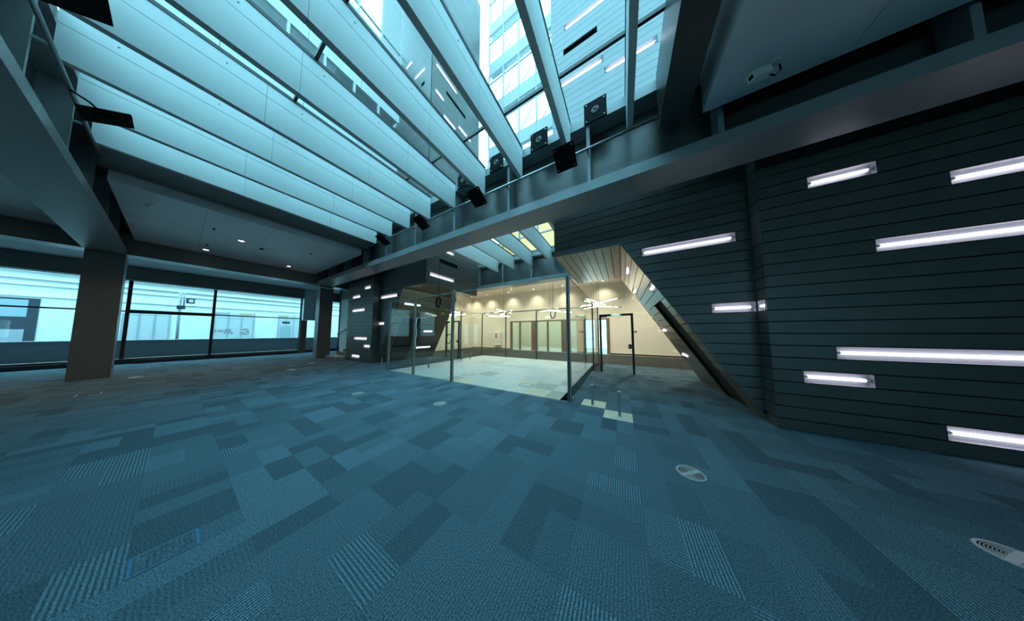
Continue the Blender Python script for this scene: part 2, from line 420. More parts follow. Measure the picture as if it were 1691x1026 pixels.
KTOP = 116                    # rows up to about z = 22
def tower(name, M, front_cuts, side_cuts):
    """M maps x of the right-hand volume to this one"""
    t = empty(name, (M(1.0), 6.7, 0), kind='structure')
    inv = M(0) != 0
    def rng(a, b): return (min(a, b), max(a, b))
    # front, below soffit: from lean to the inner corner
    if not inv:
        face_rows(t, 'x', 5.08, -1, -1, 18, lambda z: lean_x(min(z, ZS)), M(2.09), front_cuts)
        face_rows(t, 'x', 5.08, -1, 18, 23, M(-1.57), M(2.09), front_cuts)
        face_rows(t, 'x', 5.08, -1, 23, 30, M(-1.57), 6.0, front_cuts)
        face_rows(t, 'x', 5.08, -1, 30, KTOP, M(-1.57), 6.0, front_cuts, 'cladding_skylit')
    else:
        face_rows(t, 'x', 5.08, -1, -1, 18, M(2.09), lambda z: M(lean_x(min(z, ZS))), front_cuts)
        face_rows(t, 'x', 5.08, -1, 18, 23, M(2.09), M(-1.57), front_cuts)
        face_rows(t, 'x', 5.08, -1, 23, KTOP, -12.0, M(-1.57), front_cuts)
    # inner side face (towards the atrium)
    sg = 1 if inv else -1
    face_rows(t, 'y', M(-1.57), sg, 18, KTOP, 5.08 + .001, 8.40, side_cuts)
    # soffit planks run back along y
    n = 8; wdt = 1.57 / n
    for k in range(n):
        a, b = rng(M(-1.57 + k * wdt + GAP / 2), M(-1.57 + (k + 1) * wdt - GAP / 2))
        plank(t, [(a, 5.082, ZS), (b, 5.082, ZS), (b, 8.40, ZS), (a, 8.40, ZS)], (0, 0, .03), 'cladding_bronze')
    # leaning underside, planks run back along y, with a dark slot low down
    nx, nz = -ZS, -XF; L = math.hypot(nx, nz); nx /= L; nz /= L
    for k in range(-1, 18):
        z0, z1 = max(rowz(k), 0) + GAP / 2, min(rowz(k + 1), ZS) - GAP / 2
        if z1 - z0 < .03: continue
        ysegs = [(5.082, 8.40)] if z0 > 2.2 else [(5.082, 5.56), (6.56, 8.40)]
        for hz, y0, y1 in (LEAN_LIGHTS_FAR if inv else LEAN_LIGHTS):
            if z0 < hz < z1:
                out = []
                for a, b in ysegs:
                    if a < y0 and y1 < b: out += [(a, y0), (y1, b)]
                    else: out.append((a, b))
                ysegs = out
                # small square lamp in the plank
                xa, xb = lean_x(z0), lean_x(z1); off = .012
                lt = empty('square_lamp', (M((xa + xb) / 2), (y0 + y1) / 2, hz), LEAN_LABEL[('L' if inv else 'R')] % ordn[hz], 'wall light', 'square lamps in the leaning walls')
                q = [(M(xa - nx * off), y0, z0 - nz * off), (M(xb - nx * off), y0, z1 - nz * off), (M(xb - nx * off), y1, z1 - nz * off), (M(xa - nx * off), y1, z0 - nz * off)]
                make('housing', MB().prism(q, (M(1) - M(0)) * Vector((-nx * .02, 0, 0)) + Vector((0, 0, -nz * .02))), 'light_housing', lt)
                ym = (y0 + y1) / 2; xm, zm = (xa + xb) / 2 - nx * .004, (z0 + z1) / 2 - nz * .004
                make('tube', MB().tube([(M(xm), y0 + .02, zm), (M(xm), y1 - .02, zm)], .034, 8), 'led_tube', lt)
        for a, b in ysegs:
            pts = [(M(lean_x(z0)), a, z0), (M(lean_x(z0)), b, z0), (M(lean_x(z1)), b, z1), (M(lean_x(z1)), a, z1)]
            plank(t, pts, (-(nx * .03) * (M(1) - M(0)), 0, -nz * .03), 'cladding_bronze')
    # back of the volume and black core
    i = .055
    core = [(M(XF - .02), 0, 0.0), (M(XF + 0.0), 0, 0.0)]
    poly = [(M(XF + .06), .001), (M(.09), ZS + .045), (M(-1.57 + .09), ZS + .045), (M(-1.57 + .09), 22.0), (M(6.0), 22.0), (M(6.0), .001)]
    if inv: poly = [(M(XF + .06), .001), (M(.09), ZS + .045), (M(-1.57 + .09), ZS + .045), (M(-1.57 + .09), 22.0), (M(3.3), 22.0), (M(3.3), .001)]
    # keep a recess behind the front planks so that the lamps have depth
    make('core', MB().prism([(x, 5.20, z) for x, z in poly], (0, 3.17, 0)), 'core_black', t)
    make('rear_panel', MB().prism([(x, 8.372, z) for x, z in poly], (0, .03, 0)), 'cladding_skylit', t)
    return t

ordn = {.70: 'lowest', 2.90: 'topmost', .82: 'lowest', 1.60: 'second lowest', 2.60: 'the middle one', 2.98: 'second highest', 3.36: 'topmost'}
LEAN_LIGHTS = [(3.36, 6.10, 6.66), (2.98, 7.35, 7.90), (2.60, 5.16, 5.56), (1.60, 7.60, 8.05), (0.82, 7.45, 7.95)]
LEAN_LIGHTS_FAR = [(2.90, 5.40, 6.26), (1.60, 7.03, 7.61), (0.70, 6.74, 7.91)]
LEAN_LABEL = {'R': 'small square lamp, %s of those in the bronze leaning underside', 'L': 'recessed lamp, %s of three in the dark leaning wall beyond the glass'}
R = lambda x: x
right_front = {16: [(0.41, 1.88)], 9: [(1.48, 2.055)], 36: [], }
right_upper = {}
# openings high up on the tower fronts (through the skylight)
for k, a, b in ((53, -1.19, 0.6), (49, -1.22, -0.33), (44, -1.43, -0.21), (42, -0.19, 0.9), (60, -0.9, 0.8), (66, -1.2, -0.2)):
    right_front.setdefault(k, []).append((a, b))
wr = tower('wall_right', R, right_front, {})
left_front = {16: [(-10.64, -9.16)], 9: [(-10.745, -10.20)]}
for k, a, b in ((78, -9.2, -8.63), (72, -8.40, -7.6), (68, -7.85, -7.6)): left_front.setdefault(k, []).append((a, b))
left_side = {20: [(5.29, 6.70)], 24: [(5.80, 6.90)], 27: [(6.0, 6.65)], 73: [(5.30, 6.65)], 75: [(6.73, 7.77)], 66: [(5.30, 5.84)],
             69: [(5.93, 7.26)], 62: [(5.80, 6.60)], 64: [(6.76, 7.74)]}
wl = tower('wall_left', mx, left_front, left_side)

def rc(k): return rowz(k) + RH / 2
G1 = 'strip lights in the dark cladding'
strip_light('strip_light', 'long strip light high on the recessed dark cladding above the leaning edge', G1, 'x', 5.08, .42, 1.87, rc(16), -1)
lt = strip_light('strip_light', 'short strip light wrapping the inner corner beside the leaning edge', G1, 'x', 5.08, 1.49, 2.05, rc(9), -1)
for k, a, b, lab in ((53, -1.19, .6, 'topmost strip light seen through the skylight on pale cladding'), (44, -1.43, -.21, 'longest strip light through the skylight beside a baffle'),
                     (42, -.19, .9, 'lowest strip light through the skylight with dark ticks')):
    strip_light('strip_light', lab, G1, 'x', 5.08, a + .01, b - .01, rc(k), -1)
strip_light('strip_light', 'strip light on the dark wall just left of the glass room', G1, 'x', 5.08, -10.63, -9.17, rc(16), -1)
strip_light('strip_light', 'short strip light in the inner corner left of the glass room', G1, 'x', 5.08, -10.74, -10.21, rc(9), -1)
strip_light('strip_light', 'strip light low on the overhanging box above the glass room', G1, 'y', -7.13, 5.30, 6.69, rc(20), 1)
strip_light('strip_light', 'strip light at the top of the overhanging box under the beam', G1, 'y', -7.13, 6.01, 6.64, rc(27), 1)
for k, a, b, lab in ((73, 5.30, 6.65, 'longest strip light high on the tower side seen through skylight'), (75, 6.73, 7.77, 'topmost strip light on the tower side seen through skylight'),
                     (66, 5.30, 5.84, 'shortest strip light on the tower side seen through skylight'), (62, 5.80, 6.60, 'lower strip light on the tower side nearer its corner'),
                     (64, 6.76, 7.74, 'lower strip light on the tower side nearer its far edge')):
    strip_light('strip_light', lab, G1, 'y', -7.13, a + .01, b - .01, rc(k), 1)
for k, a, b, lab in ((78, -9.2, -8.63, 'upper of two strip lights on the tower front seen through skylight'), (72, -8.40, -7.6, 'lower of two strip lights on the tower front seen through skylight')):
    strip_light('strip_light', lab, G1, 'x', 5.08, a + .01, b - .01, rc(k), -1)

# outer walls, y = 4.82
RL = [(19, 2.59, 3.20, 'short strip light highest on the dark wall below the beam'), (17, 3.69, 5.4, 'strip light high on the dark wall running out of the picture'),
      (13, 3.11, 5.2, 'long strip light midway up the dark wall above eye level'), (5, 2.69, 5.3, 'longest low strip light on the dark wall just below eye level'),
      (3, 2.37, 2.98, 'short low strip light on the dark wall nearest the corner'), (0, 3.43, 5.1, 'lowest strip light on the dark wall near the floor')]
wro = empty('wall_right', (4.0, 5.0, 0), kind='structure')
face_rows(wro, 'x', 4.82, -1, -1, 24, 2.07, 6.6, {k: [(a, b)] for k, a, b, _ in RL})
face_rows(wro, 'y', 2.07, -1, -1, 24, 4.82 + TH, 5.08, {9: [(4.86, 5.06)]})
make('core', MB().box(2.15, 6.6, 4.93, 5.06, 0, 4.75), 'core_black', wro)
for k, a, b, lab in RL: strip_light('strip_light', lab, G1, 'x', 4.82, a + .005, b - .005, rc(k), -1)
strip_light('strip_light', 'tiny strip light on the corner return of the dark wall', G1, 'y', 2.07, 4.865, 5.055, rc(9), -1, depth=.05)

LL = [(19, -11.77, -11.12, 'topmost short strip light on the far dark wall'), (17, -13.1, -12.2, 'second highest strip light on the far dark wall'),
      (13, -13.1, -11.65, 'long strip light above eye level on the far dark wall'), (5, -12.7, -11.25, 'long strip light below eye level on the far dark wall'),
      (3, -11.58, -10.92, 'short low strip light on the far dark wall by its corner'), (0, -12.88, -11.95, 'lowest strip light on the far dark wall near the floor')]
wlo = empty('wall_left', (-12.2, 5.0, 0), kind='structure')
face_rows(wlo, 'x', 4.82, -1, -1, 24, -13.6, mx(2.07), {k: [(a, b)] for k, a, b, _ in LL})
face_rows(wlo, 'y', mx(2.07), 1, -1, 24, 4.82 + TH, 5.08, {})
face_rows(wlo, 'y', -13.6, -1, -1, 24, 4.82 + TH, 8.0, {})
make('core', MB().box(-13.55, -10.85, 4.93, 8.0, 0, 4.75), 'core_black', wlo)
for k, a, b, lab in LL: strip_light('strip_light', lab, G1, 'x', 4.82, a + .005, b - .005, rc(k), -1)

# ================================================================== BEAMS AND COLUMNS
def beam(yc, x0, x1, label):
    t = empty('steel_beam', ((x0 + x1) / 2, yc, 4.21), label, 'beam', 'deep steel beams carrying the skylight')
    h = .31
    make('bottom_flange', MB().box(x0, x1, yc - h, yc + h, 4.21, 4.40), 'steel_paint', t)
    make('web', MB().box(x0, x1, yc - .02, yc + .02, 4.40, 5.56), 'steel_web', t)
    make('top_flange', MB().box(x0, x1, yc - h, yc + h, 5.56, 5.75), 'steel_paint', t)
    x = -0.47 - 1.82 * 10
    while x < x1:
        if x > x0 + .1:
            for sg in (-1, 1):
                piece('stiffener', x - .03, x + .03, yc + sg * .022, yc + sg * (h - .035), 4.402, 5.558, 'steel_paint', t)
        x += 1.82
    return t
beam(-1.33, -14.75, 8.8, 'deep grey steel beam ending on the square column, overhead')
beam(4.08, -14.75, 8.8, 'deep grey steel beam crossing above the glass room front')
beam(9.49, -14.75, 8.8, 'deep grey steel beam behind the glass room under the far baffles')
t = empty('edge_beam', (-15.1, 1.4, 4.21), 'dark beam running between the two columns below the ceiling', 'beam')
make('fascia', MB().box(-15.42, -14.76, -8, 9.8, 4.24, 4.90), 'column_paint', t)
make('soffit_plate', MB().box(-15.40, -14.78, -8, 9.8, 4.21, 4.238), 'steel_web', t)

def column(x0, x1, y0, y1, label):
    t = empty('column', ((x0 + x1) / 2, (y0 + y1) / 2, 0), label, 'column')
    b = .012
    make('shaft', MB().box(x0 + b, x1 - b, y0 + b, y1 - b, 0, 4.209), 'core_black', t)
    for sx, m in ((x0, 'column_paint'), (x1 - b, 'column_paint')):
        piece('face_panel', sx, sx + b, y0 + .004, y1 - .004, .004, 4.205, m, t)
    for sy in (y0, y1 - b):
        piece('face_panel', x0 + b + .002, x1 - b - .002, sy, sy + b, .004, 4.205, 'steel_paint', t)
column(-15.6, -15.0, -1.64, -1.03, 'square dark steel-clad column standing before the street window')
column(-16.2, -15.6, 4.15, 4.75, 'square dark column beside the little stairs')

# ================================================================== BAFFLES AND SKYLIGHT
FX = [0.22, -0.84, -1.93, -3.01, -4.08, -5.17, -6.24, -7.34, -8.43]
BL = ['first baffle from the dark soffit, nearly overhead', 'second baffle from the dark soffit', 'third baffle from the dark soffit', 'fourth baffle from the dark soffit', 'middle baffle of the row',
      'fourth baffle from the street side', 'third baffle from the street side', 'second baffle from the street side', 'last baffle on the street side']
def baffle(x, y0, y1, label, group):
    t = empty('ceiling_baffle', (x, (y0 + y1) / 2, 5.04), label, 'baffle', group)
    hw = .045
    n = 3; cuts = [y0] + [y0 + (y1 - y0) * (k + random.uniform(-.12, .12)) / n for k in range(1, n)] + [y1]
    for k in range(n):
        piece('panel', x - hw, x + hw, cuts[k] + .002, cuts[k + 1] - .002, 5.04, 5.515, 'baffle_white', t)
        piece('upper_strip', x - hw, x + hw, cuts[k] + .002, cuts[k + 1] - .002, 5.522, 5.74, 'baffle_white', t)
    make('spine', MB().box(x - hw + .008, x + hw - .008, y0 + .01, y1 - .01, 5.05, 5.73), 'gasket', t)
    make('gasket', MB().box(x - .055, x + .055, y0, y1, 5.742, 5.80), 'gasket', t)
    mm = MB(); y = y0 + .35
    while y < y1:
        mm.box(x - hw - .003, x + hw + .003, y - .008, y + .008, 5.62, 5.636); y += .8
    make('bolt', mm, 'gasket', t)
for x, lab in zip(FX, BL): baffle(x, -1.0, 3.765, 'white ' + lab, 'white baffles under the main skylight')
RLAB = {-1.93: 'nearest the bronze soffit', -3.01: 'second from the bronze soffit', -4.08: 'third from the bronze soffit', -5.17: 'fourth from the bronze soffit', -6.24: 'beside the overhanging box'}
for x in FX[2:7]: baffle(x, 4.395, 9.175, 'white far baffle above the glass room, ' + RLAB[x], 'white baffles above the glass room')

sk = empty('window_2', (-4, 1.4, 5.8), kind='structure')
edges = [1.0] + FX + [-9.1]
for a, b in zip(edges[:-1], edges[1:]):
    for y0, y1 in ((-1.6, .83), (.87, 2.96), (3.00, 3.9)):
        piece('pane', b + .05, a - .05, y0, y1, 5.812, 5.820, 'skylight_glass', sk)
    for yy in (.85, 2.98):
        piece('glazing_bar', b + .055, a - .055, yy - .02, yy + .02, 5.79, 5.85, 'gasket', sk)
redges = [-1.63] + FX[2:7] + [-7.07]
for a, b in zip(redges[:-1], redges[1:]):
    for y0, y1 in ((4.2, 6.7), (6.74, 9.2)):
        piece('pane', b + .05, a - .05, y0, y1, 5.812, 5.820, 'skylight_glass', sk)
    piece('glazing_bar', b + .055, a - .055, 6.70, 6.74, 5.79, 5.85, 'gasket', sk)

# tubes in front of the beams
for y, lab in ((3.70, 'slim metal tube running along the beam above the glass room'), (-0.96, 'slim metal tube running along the beam over the square column')):
    t = empty('rail_tube', (-4, y, 5.0), lab, 'tube')
    make('pipe', MB().tube([(-9.0, y, 5.0), (1.0, y, 5.0)], .022, 10), 'tube_metal', t)
    for k in range(5):
        x = -0.47 - 1.82 * k
        piece('bracket', x - .02, x + .02, y + (.0 if y > 0 else -.09), y + (.09 if y > 0 else 0), 4.985, 5.015, 'tube_metal', t)

def flood(x, y, z, tilt, label, cone):
    t = empty('flood_plate', (x, y, z), label, 'spotlight', 'black square spotlight plates')
    Rm = Matrix.Translation((x, y, z)) @ Matrix.Rotation(tilt, 4, 'X')
    def tr(mb): mb.v = [tuple(Rm @ Vector(v)) for v in mb.v]; return mb
    make('plate', tr(MB().box(-.19, .19, -.012, .012, -.20, .20)), 'black_plate', t)
    make('body', tr(MB().box(-.09, .09, .013, .05, -.09, .09)), 'black_plate', t)
    for sx in (-.15, .15):
        for sz in (-.16, .16): make('bolt', tr(MB().box(sx - .008, sx + .008, -.017, -.013, sz - .008, sz + .008)), 'white_plastic', t)
    if not cone:
        ty = 3.70 if y > 0 else -0.96
        make('hanger', MB().tube([(x, ty, 4.977), (x, (ty + y) / 2, 4.92), (x, y, z)], .012, 6), 'black_plate', t)
    if cone:
        for rr in (.03, .055):
            make('cone_ring', tr(MB().tube([(rr * math.cos(a * math.pi / 8), -.02, rr * math.sin(a * math.pi / 8)) for a in range(16)], .006, 6, closed=True)), 'steel_paint', t)
UPL = ['nearest the dark soffit', 'second from the dark soffit', 'third from the dark soffit', 'fourth from the dark soffit']
for k, (x, lab) in enumerate(zip((-.31, -1.41, -2.50, -3.58), UPL)):
    flood(x, 3.60, 5.585, 0, 'black square spotlight plate with round cone under the skylight, ' + lab, True)
LOL = ['nearest the glass room corner', 'second along the tube', 'third along the tube', 'last along the tube']
for k, lab in enumerate(LOL):
    flood(-.84 - 2.15 * k, 3.47, 4.80, math.radians(58), 'plain black square plate hung below the tube, ' + lab, False)
flood(-4.6, -0.72, 4.80, -math.radians(60), 'plain black plate below the tube at the picture corner', False)
flood(-6.75, -0.72, 4.80, -math.radians(60), 'plain black plate below the tube over the square column side', False)

# edge trims of the skylight well
make('trim_1', MB().box(.62, .98, -1.0, 3.76, 4.85, 5.80), 'steel_web', kind='structure')
make('trim_2', MB().box(-9.20, -8.86, -1.0, 3.76, 4.92, 5.80), 'steel_web', kind='structure')

# ================================================================== CEILINGS
def soffit(x0, x1, y0, y1, z, nx, ny, top=5.10, m='soffit_white'):
    c = empty('ceiling', ((x0 + x1) / 2, (y0 + y1) / 2, z), kind='structure')
    g = .003; dx = (x1 - x0) / nx; dy = (y1 - y0) / ny
    for i in range(nx):
        for j in range(ny):
            piece('ceiling_panel', x0 + i * dx + g, x0 + (i + 1) * dx - g, y0 + j * dy + g, y0 + (j + 1) * dy - g, z, z + .02, m, c)
    make('edge_upstand', MB().box(x0 + .003, x1 - .003, y0 + .003, y1 - .003, z + .022, top), m, c)
    return c
soffit(-14.74, -9.35, -.92, 3.66, 4.75, 5, 4)
soffit(-14.74, -9.35, -7.5, -1.75, 4.75, 5, 5)
soffit(-14.74, -9.35, 4.55, 4.80, 4.75, 5, 1)
soffit(-20.5, -15.43, -7.5, 6.5, 4.75, 2, 6)
soffit(1.14, 8.7, -.92, 3.74, 4.78, 6, 4, top=5.6)
soffit(1.14, 8.7, -7.5, -1.75, 4.78, 6, 4, top=5.6)
rear_c = make('ceiling', MB().box(-13.6, 8, 9.81, 15.3, 5.10, 5.2), 'cream_ceiling', kind='structure')
# roof decks that keep the sky out of the hall
for k, bx in enumerate(((-21.3, -9.15, -8.3, 21.3), (.99, 9.3, -8.3, 21.3), (-9.15, .99, -8.3, -1.55), (-9.15, .99, 9.45, 21.3))):
    make('ceiling', MB().box(bx[0], bx[1], bx[2], bx[3], 5.86, 6.0), 'steel_web', kind='structure')
make('ceiling', MB().box(-20.5, -9.3, 4.83, 9.8, 4.76, 4.86), 'steel_web', kind='structure')

# downlights, sprinklers, smoke detectors
def downlight(x, y, z, label):
    t = empty('downlight', (x, y, z), label, 'downlight', 'recessed ceiling downlights')
    make('trim_ring', MB().ring((x, y), .065, .085, z - .006, z, 24), 'white_enamel', t)
    make('lens', MB().ring((x, y), 0, .064, z - .003, z - .001, 24), 'downlight_lens', t)
    ld = bpy.data.lights.new('ceiling_lamp', 'SPOT'); ld.energy = 85; ld.color = (1.0, .80, .58); ld.shadow_soft_size = .06; ld.spot_size = math.radians(120); ld.spot_blend = .7
    lo = bpy.data.objects.new('ceiling_lamp', ld); put(lo, t); lo.location = (x, y, z - .02)
downlight(-14.05, .39, 4.749, 'lit ceiling downlight above the square column side')
downlight(-14.05, 2.55, 4.749, 'lit ceiling downlight nearer the little stairs')
downlight(-11.6, .96, 4.749, 'small lit ceiling downlight in the middle of the panels')
for k, (x, y) in enumerate(((-14.05, -3.2), (-11.6, -3.2), (-18.0, -1.8), (-18.0, 2.4))):  # extra downlights, added to warm the carpet on the street side
    downlight(x, y, 4.749, ['added warm downlight behind the overhead beam toward the window', 'added warm downlight behind the overhead beam', 'added warm downlight over the window side behind the column', 'added warm downlight over the window side past the column'][k])
def detector(x, y, z, label, r=.06):
    t = empty('smoke_detector', (x, y, z), label, 'detector', 'small detectors on the white ceiling')
    make('base', MB().ring((x, y), 0, r, z - .02, z, 20), 'dark_frame', t)
    make('head', MB().ring((x, y), 0, r * .6, z - .045, z - .021, 20), 'dark_frame', t)
for (x, y), lab in (((-12.0, 1.46), 'round dark smoke detector in the middle of the white ceiling'), ((-10.97, .40), 'tiny sprinkler head on the white ceiling near its middle'),
                ((-13.17, .38), 'tiny sprinkler head on the white ceiling toward the window'), ((-11.0, 2.56), 'tiny sprinkler head on the white ceiling toward the far beam')):
    detector(x, y, 4.749, lab, .06 if 'smoke' in lab else .03)
t = empty('spotlight', (-10.04, -.5, 4.75), 'small white spotlight under the white ceiling by the near beam', 'spotlight')
make('stem', MB().tube([(-10.04, -.5, 4.749), (-10.04, -.5, 4.66)], .012), 'white_enamel', t)
make('head', MB().tube([(-10.08, -.48, 4.66), (-9.98, -.54, 4.62)], .04), 'white_enamel', t)
# surveillance camera under the dark soffit
t = empty('security_camera', (1.62, 3.40, 4.78), 'white security camera bracketed under the dark soffit', 'camera')
make('mount', MB().ring((1.70, 3.42), 0, .05, 4.74, 4.779, 20), 'white_plastic', t)
make('arm', MB().tube([(1.70, 3.42, 4.74), (1.68, 3.41, 4.68), (1.63, 3.39, 4.66)], .02), 'white_plastic', t)
mm = MB().box(-.10, .10, -.045, .045, -.045, .045); Rm = Matrix.Translation((1.54, 3.35, 4.63)) @ Matrix.Rotation(math.radians(25), 4, 'Z') @ Matrix.Rotation(math.radians(-18), 4, 'Y')
mm.v = [tuple(Rm @ Vector(v)) for v in mm.v]; make('body', mm, 'white_plastic', t)
mm = MB().box(-.108, -.101, -.02, .02, -.02, .02); mm.v = [tuple(Rm @ Vector(v)) for v in mm.v]; make('lens', mm, 'black_plate', t)
make('cable', MB().tube([(1.63, 3.40, 4.64), (1.70, 3.44, 4.62), (1.76, 3.46, 4.68), (1.74, 3.44, 4.76)], .008), 'black_plate', t)

# ================================================================== STREET WINDOW WALL (x = -21)
WX = -21.0
w1 = empty('window_1', (WX, 0, 0), kind='structure')
MUL = [-7.9, -5.6, -1.25, 1.03, 4.6]
make('header', MB().box(WX - .15, WX + .45, -8, 9.5, 4.06, 5.85), 'column_paint', w1)
for y in MUL: piece('mullion', WX - .05, WX + .06, y - .05, y + .05, .25, 4.06, 'dark_frame', w1)
for a, b in zip(MUL[:-1], MUL[1:]):
    vent_open = (a == -1.25)
    zt = 2.56; hh = .085 if vent_open else .03
    piece('transom', WX - .05, WX + .06, a + .051, b - .051, zt - hh, zt + hh, 'dark_frame', w1)
    piece('pane', WX - .006, WX + .006, a + .05, b - .05, .27, zt - hh, 'window_glass', w1)
    piece('pane', WX - .006, WX + .006, a + .05, b - .05, zt + hh, 4.06, 'window_glass', w1)
    piece('sill', WX - .06, WX + .08, a + .051, b - .051, .235, .262, 'white_enamel', w1)
make('heater_plinth', MB().box(WX - .1, WX + .12, -8, 9.5, 0, .234), 'dark_frame', w1)
for k, (a, b) in enumerate(((-7.7, -5.7), (-5.4, -1.4), (-1.0, .9), (1.2, 4.4))):
    t = empty('floor_convector', (WX + .22, (a + b) / 2, 0), ['dark low convector under the window beyond the picture', 'dark low convector behind the square column', 'dark low convector under the opening window',
              'dark low convector nearest the brown door'][k], 'heater', 'low convectors along the street window')
    make('casing', MB().box(WX + .13, WX + .33, a, b, .03, .17), 'dark_frame', t)
    make('grille', MB().box(WX + .135, WX + .325, a + .01, b - .01, .171, .178), 'steel_web', t)
    for y in (a + .2, b - .2): piece('foot', WX + .16, WX + .3, y - .02, y + .02, 0, .029, 'dark_frame', t)
# partition end and brown door at the end of the window
make('wall_street', MB().box(-20.7, -20.5, 4.62, 5.6, 2.45, 4.74), 'soffit_white', kind='structure')
t = empty('door_1', (-20.6, 4.7, 0), kind='structure')
make('leaf', MB().box(-20.62, -20.55, 4.52, 4.86, .02, 2.44), 'door_wood', t)
make('handle', MB().box(-20.54, -20.50, 4.80, 4.83, .98, 1.12), 'chrome', t)

# ---- the street outside
gr = make('ground', MB().box(-60, -21.16, -40, 40, -.5, -.2), 'asphalt', kind='structure')
lowwall = empty('parapet', (-22.6, 0, -.2), 'low blue-grey parapet wall outside the street window', 'wall')
make('wall_body', MB().box(-22.75, -22.45, -30, 30, -.2, 1.10), 'grey_render', lowwall)
make('coping', MB().box(-22.78, -22.42, -30, 30, 1.101, 1.13), 'street_white', lowwall)
BX = -29.0
bd = empty('street_building', (BX, 0, -.2), 'white rendered building across the street with shuttered bays', 'building')
make('wall', MB().box(BX - 3, BX, -40, 40, -.2, 7.4), 'street_white', bd)
make('roof', MB().box(BX - 3.2, BX + .55, -40, 40, 7.41, 7.6), 'street_shutter', bd)
for z, d, h in ((5.02, .30, .10), (4.62, .22, .10), (4.30, .12, .16), (3.62, .08, .10)):
    make('cornice', MB().box(BX + .001, BX + d, -40, 40, z - h / 2, z + h / 2), 'street_white', bd)
    make('shadow_line', MB().box(BX + .002, BX + d + .012, -40, 40, z - h / 2 - .02, z - h / 2 - .001), 'street_shutter', bd)
def bay(y0, y1, z1, kind, name):
    f = make(name, MB().box(BX + .001, BX + .03, y0, y1, 0, z1), 'street_shutter' if kind != 'dark' else 'street_dark', bd)
    if kind == 'shutter':
        n = 3
        for k in range(n + 1):
            y = y0 + (y1 - y0) * k / n
            piece('rib', BX + .031, BX + .05, y - .03, y + .03, 0, z1, 'street_line', f)
        for z in (2.75, 3.0): piece('rib', BX + .031, BX + .045, y0 + .04, y1 - .04, z - .015, z + .015, 'street_line', f)
    return f
b1 = bay(-1.85, -.30, 2.85, 'shutter', 'shutter')
b2 = bay(1.5, 3.45, 3.25, 'shutter', 'shutter')
b3 = bay(4.9, 6.4, 3.25, 'shutter', 'shutter')
b4 = bay(-6.2, -4.0, 3.45, 'dark', 'shop_window')
for a, b, m, p in ((1.55, 2.1, 'street_line', b2), (2.7, 3.3, 'ochre_blind', b2), (5.0, 5.5, 'ochre_blind', b3)):
    piece('blind', BX + .052, BX + .06, a, b, 2.95, 3.2, m, p)
piece('blind', BX + .052, BX + .06, 5.05, 5.72, 1.0, 2.2, 'pale_glass_blue', b3)
piece('blind', BX + .052, BX + .06, 5.12, 5.62, 2.42, 2.62, 'graffiti_black', b3)
piece('blind', BX + .031, BX + .04, -6.1, -5.1, 2.3, 3.3, 'ochre_blind', b4)
piece('blind', BX + .031, BX + .04, -5.05, -4.25, 2.4, 3.35, 'pale_glass_blue', b4)
piece('blind', BX + .031, BX + .04, -5.3, -4.25, .9, 1.7, 'street_line', b4)
# graffiti on the middle shutter: S M / N squiggle and a scrawled loop
def scrawl(pts, m, par, r=.012):
    make('graffiti', MB().tube([(BX + .055, y, z) for y, z in pts], r, 5), m, par)
scrawl([(1.62, 1.75), (1.52, 1.82), (1.56, 1.70), (1.64, 1.62), (1.54, 1.55)], 'graffiti_red', b2)
scrawl([(1.72, 1.56), (1.76, 1.80), (1.82, 1.58), (1.88, 1.80), (1.92, 1.56)], 'graffiti_red', b2)
scrawl([(2.0, 1.45), (2.07, 1.85), (2.16, 1.45), (2.25, 1.88), (2.33, 1.42), (2.42, 1.5)], 'graffiti_black', b2, .015)
scrawl([(2.85, 1.75), (2.98, 1.85), (3.15, 1.82), (3.2, 1.65), (3.0, 1.68), (3.22, 1.6), (3.18, 1.42), (2.95, 1.38), (2.82, 1.5), (3.05, 1.55)], 'graffiti_black', b2, .015)
scrawl([(-1.75, 1.75), (-1.68, 1.68), (-1.76, 1.6), (-1.66, 1.55), (-1.74, 1.45)], 'graffiti_red', b1)
# lamp post with floodlight
t = empty('lamp_post', (-25, .03, -.2), 'grey street post carrying a square floodlight outside the window', 'lamp post')
make('post', MB().tube([(-25, .05, -.2), (-25, 0, 4.15)], .06, 12), 'street_line', t)
make('side_pole', MB().tube([(-25, .14, 3.2), (-25, .13, 4.15)], .03, 8), 'street_line', t)
make('cross_arm', MB().tube([(-25, -.42, 3.20), (-25, .55, 3.28)], .025, 8), 'street_line', t)
fl = make('floodlight', MB().box(-25.1, -24.85, .2, .5, 3.45, 3.78), 'street_dark', t)
make('lens', MB().box(-24.849, -24.84, .29, .45, 3.53, 3.72), 'white_enamel', fl)
make('clamp', MB().box(-25.08, -24.92, -.09, .2, 3.05, 3.28), 'street_dark', t)

# ================================================================== STAIR ALCOVE between column and far dark wall
st = empty('stairs', (-14.6, 5.0, 0), 'three small stone steps beside the dark column', 'stairs')
for k in range(3):
    piece('step', -15.52, -13.66, 4.80 + .28 * k - (.30 if k == 0 else 0), 4.80 + .28 * (k + 1), 0, .165 * (k + 1), 'step_stone', st)
piece('landing', -15.52, -13.66, 5.645, 5.95, 0, .495, 'step_stone', st)
for k in range(3): piece('riser', -15.5, -13.68, 4.795 + .28 * k - (.30 if k == 0 else 0), 4.799 + .28 * k - (.30 if k == 0 else 0), .165 * k + .01, .165 * (k + 1) - .03, 'column_paint', st)
make('wall_stair', MB().box(-18.2, -13.62, 6.0, 6.12, 0, 4.74), 'cream_wall', kind='structure')
t = empty('door_2', (-17.2, 5.98, 0), kind='structure')
make('leaf', MB().box(-18.05, -15.8, 5.965, 5.995, .50, 3.9), 'white_plastic', t)
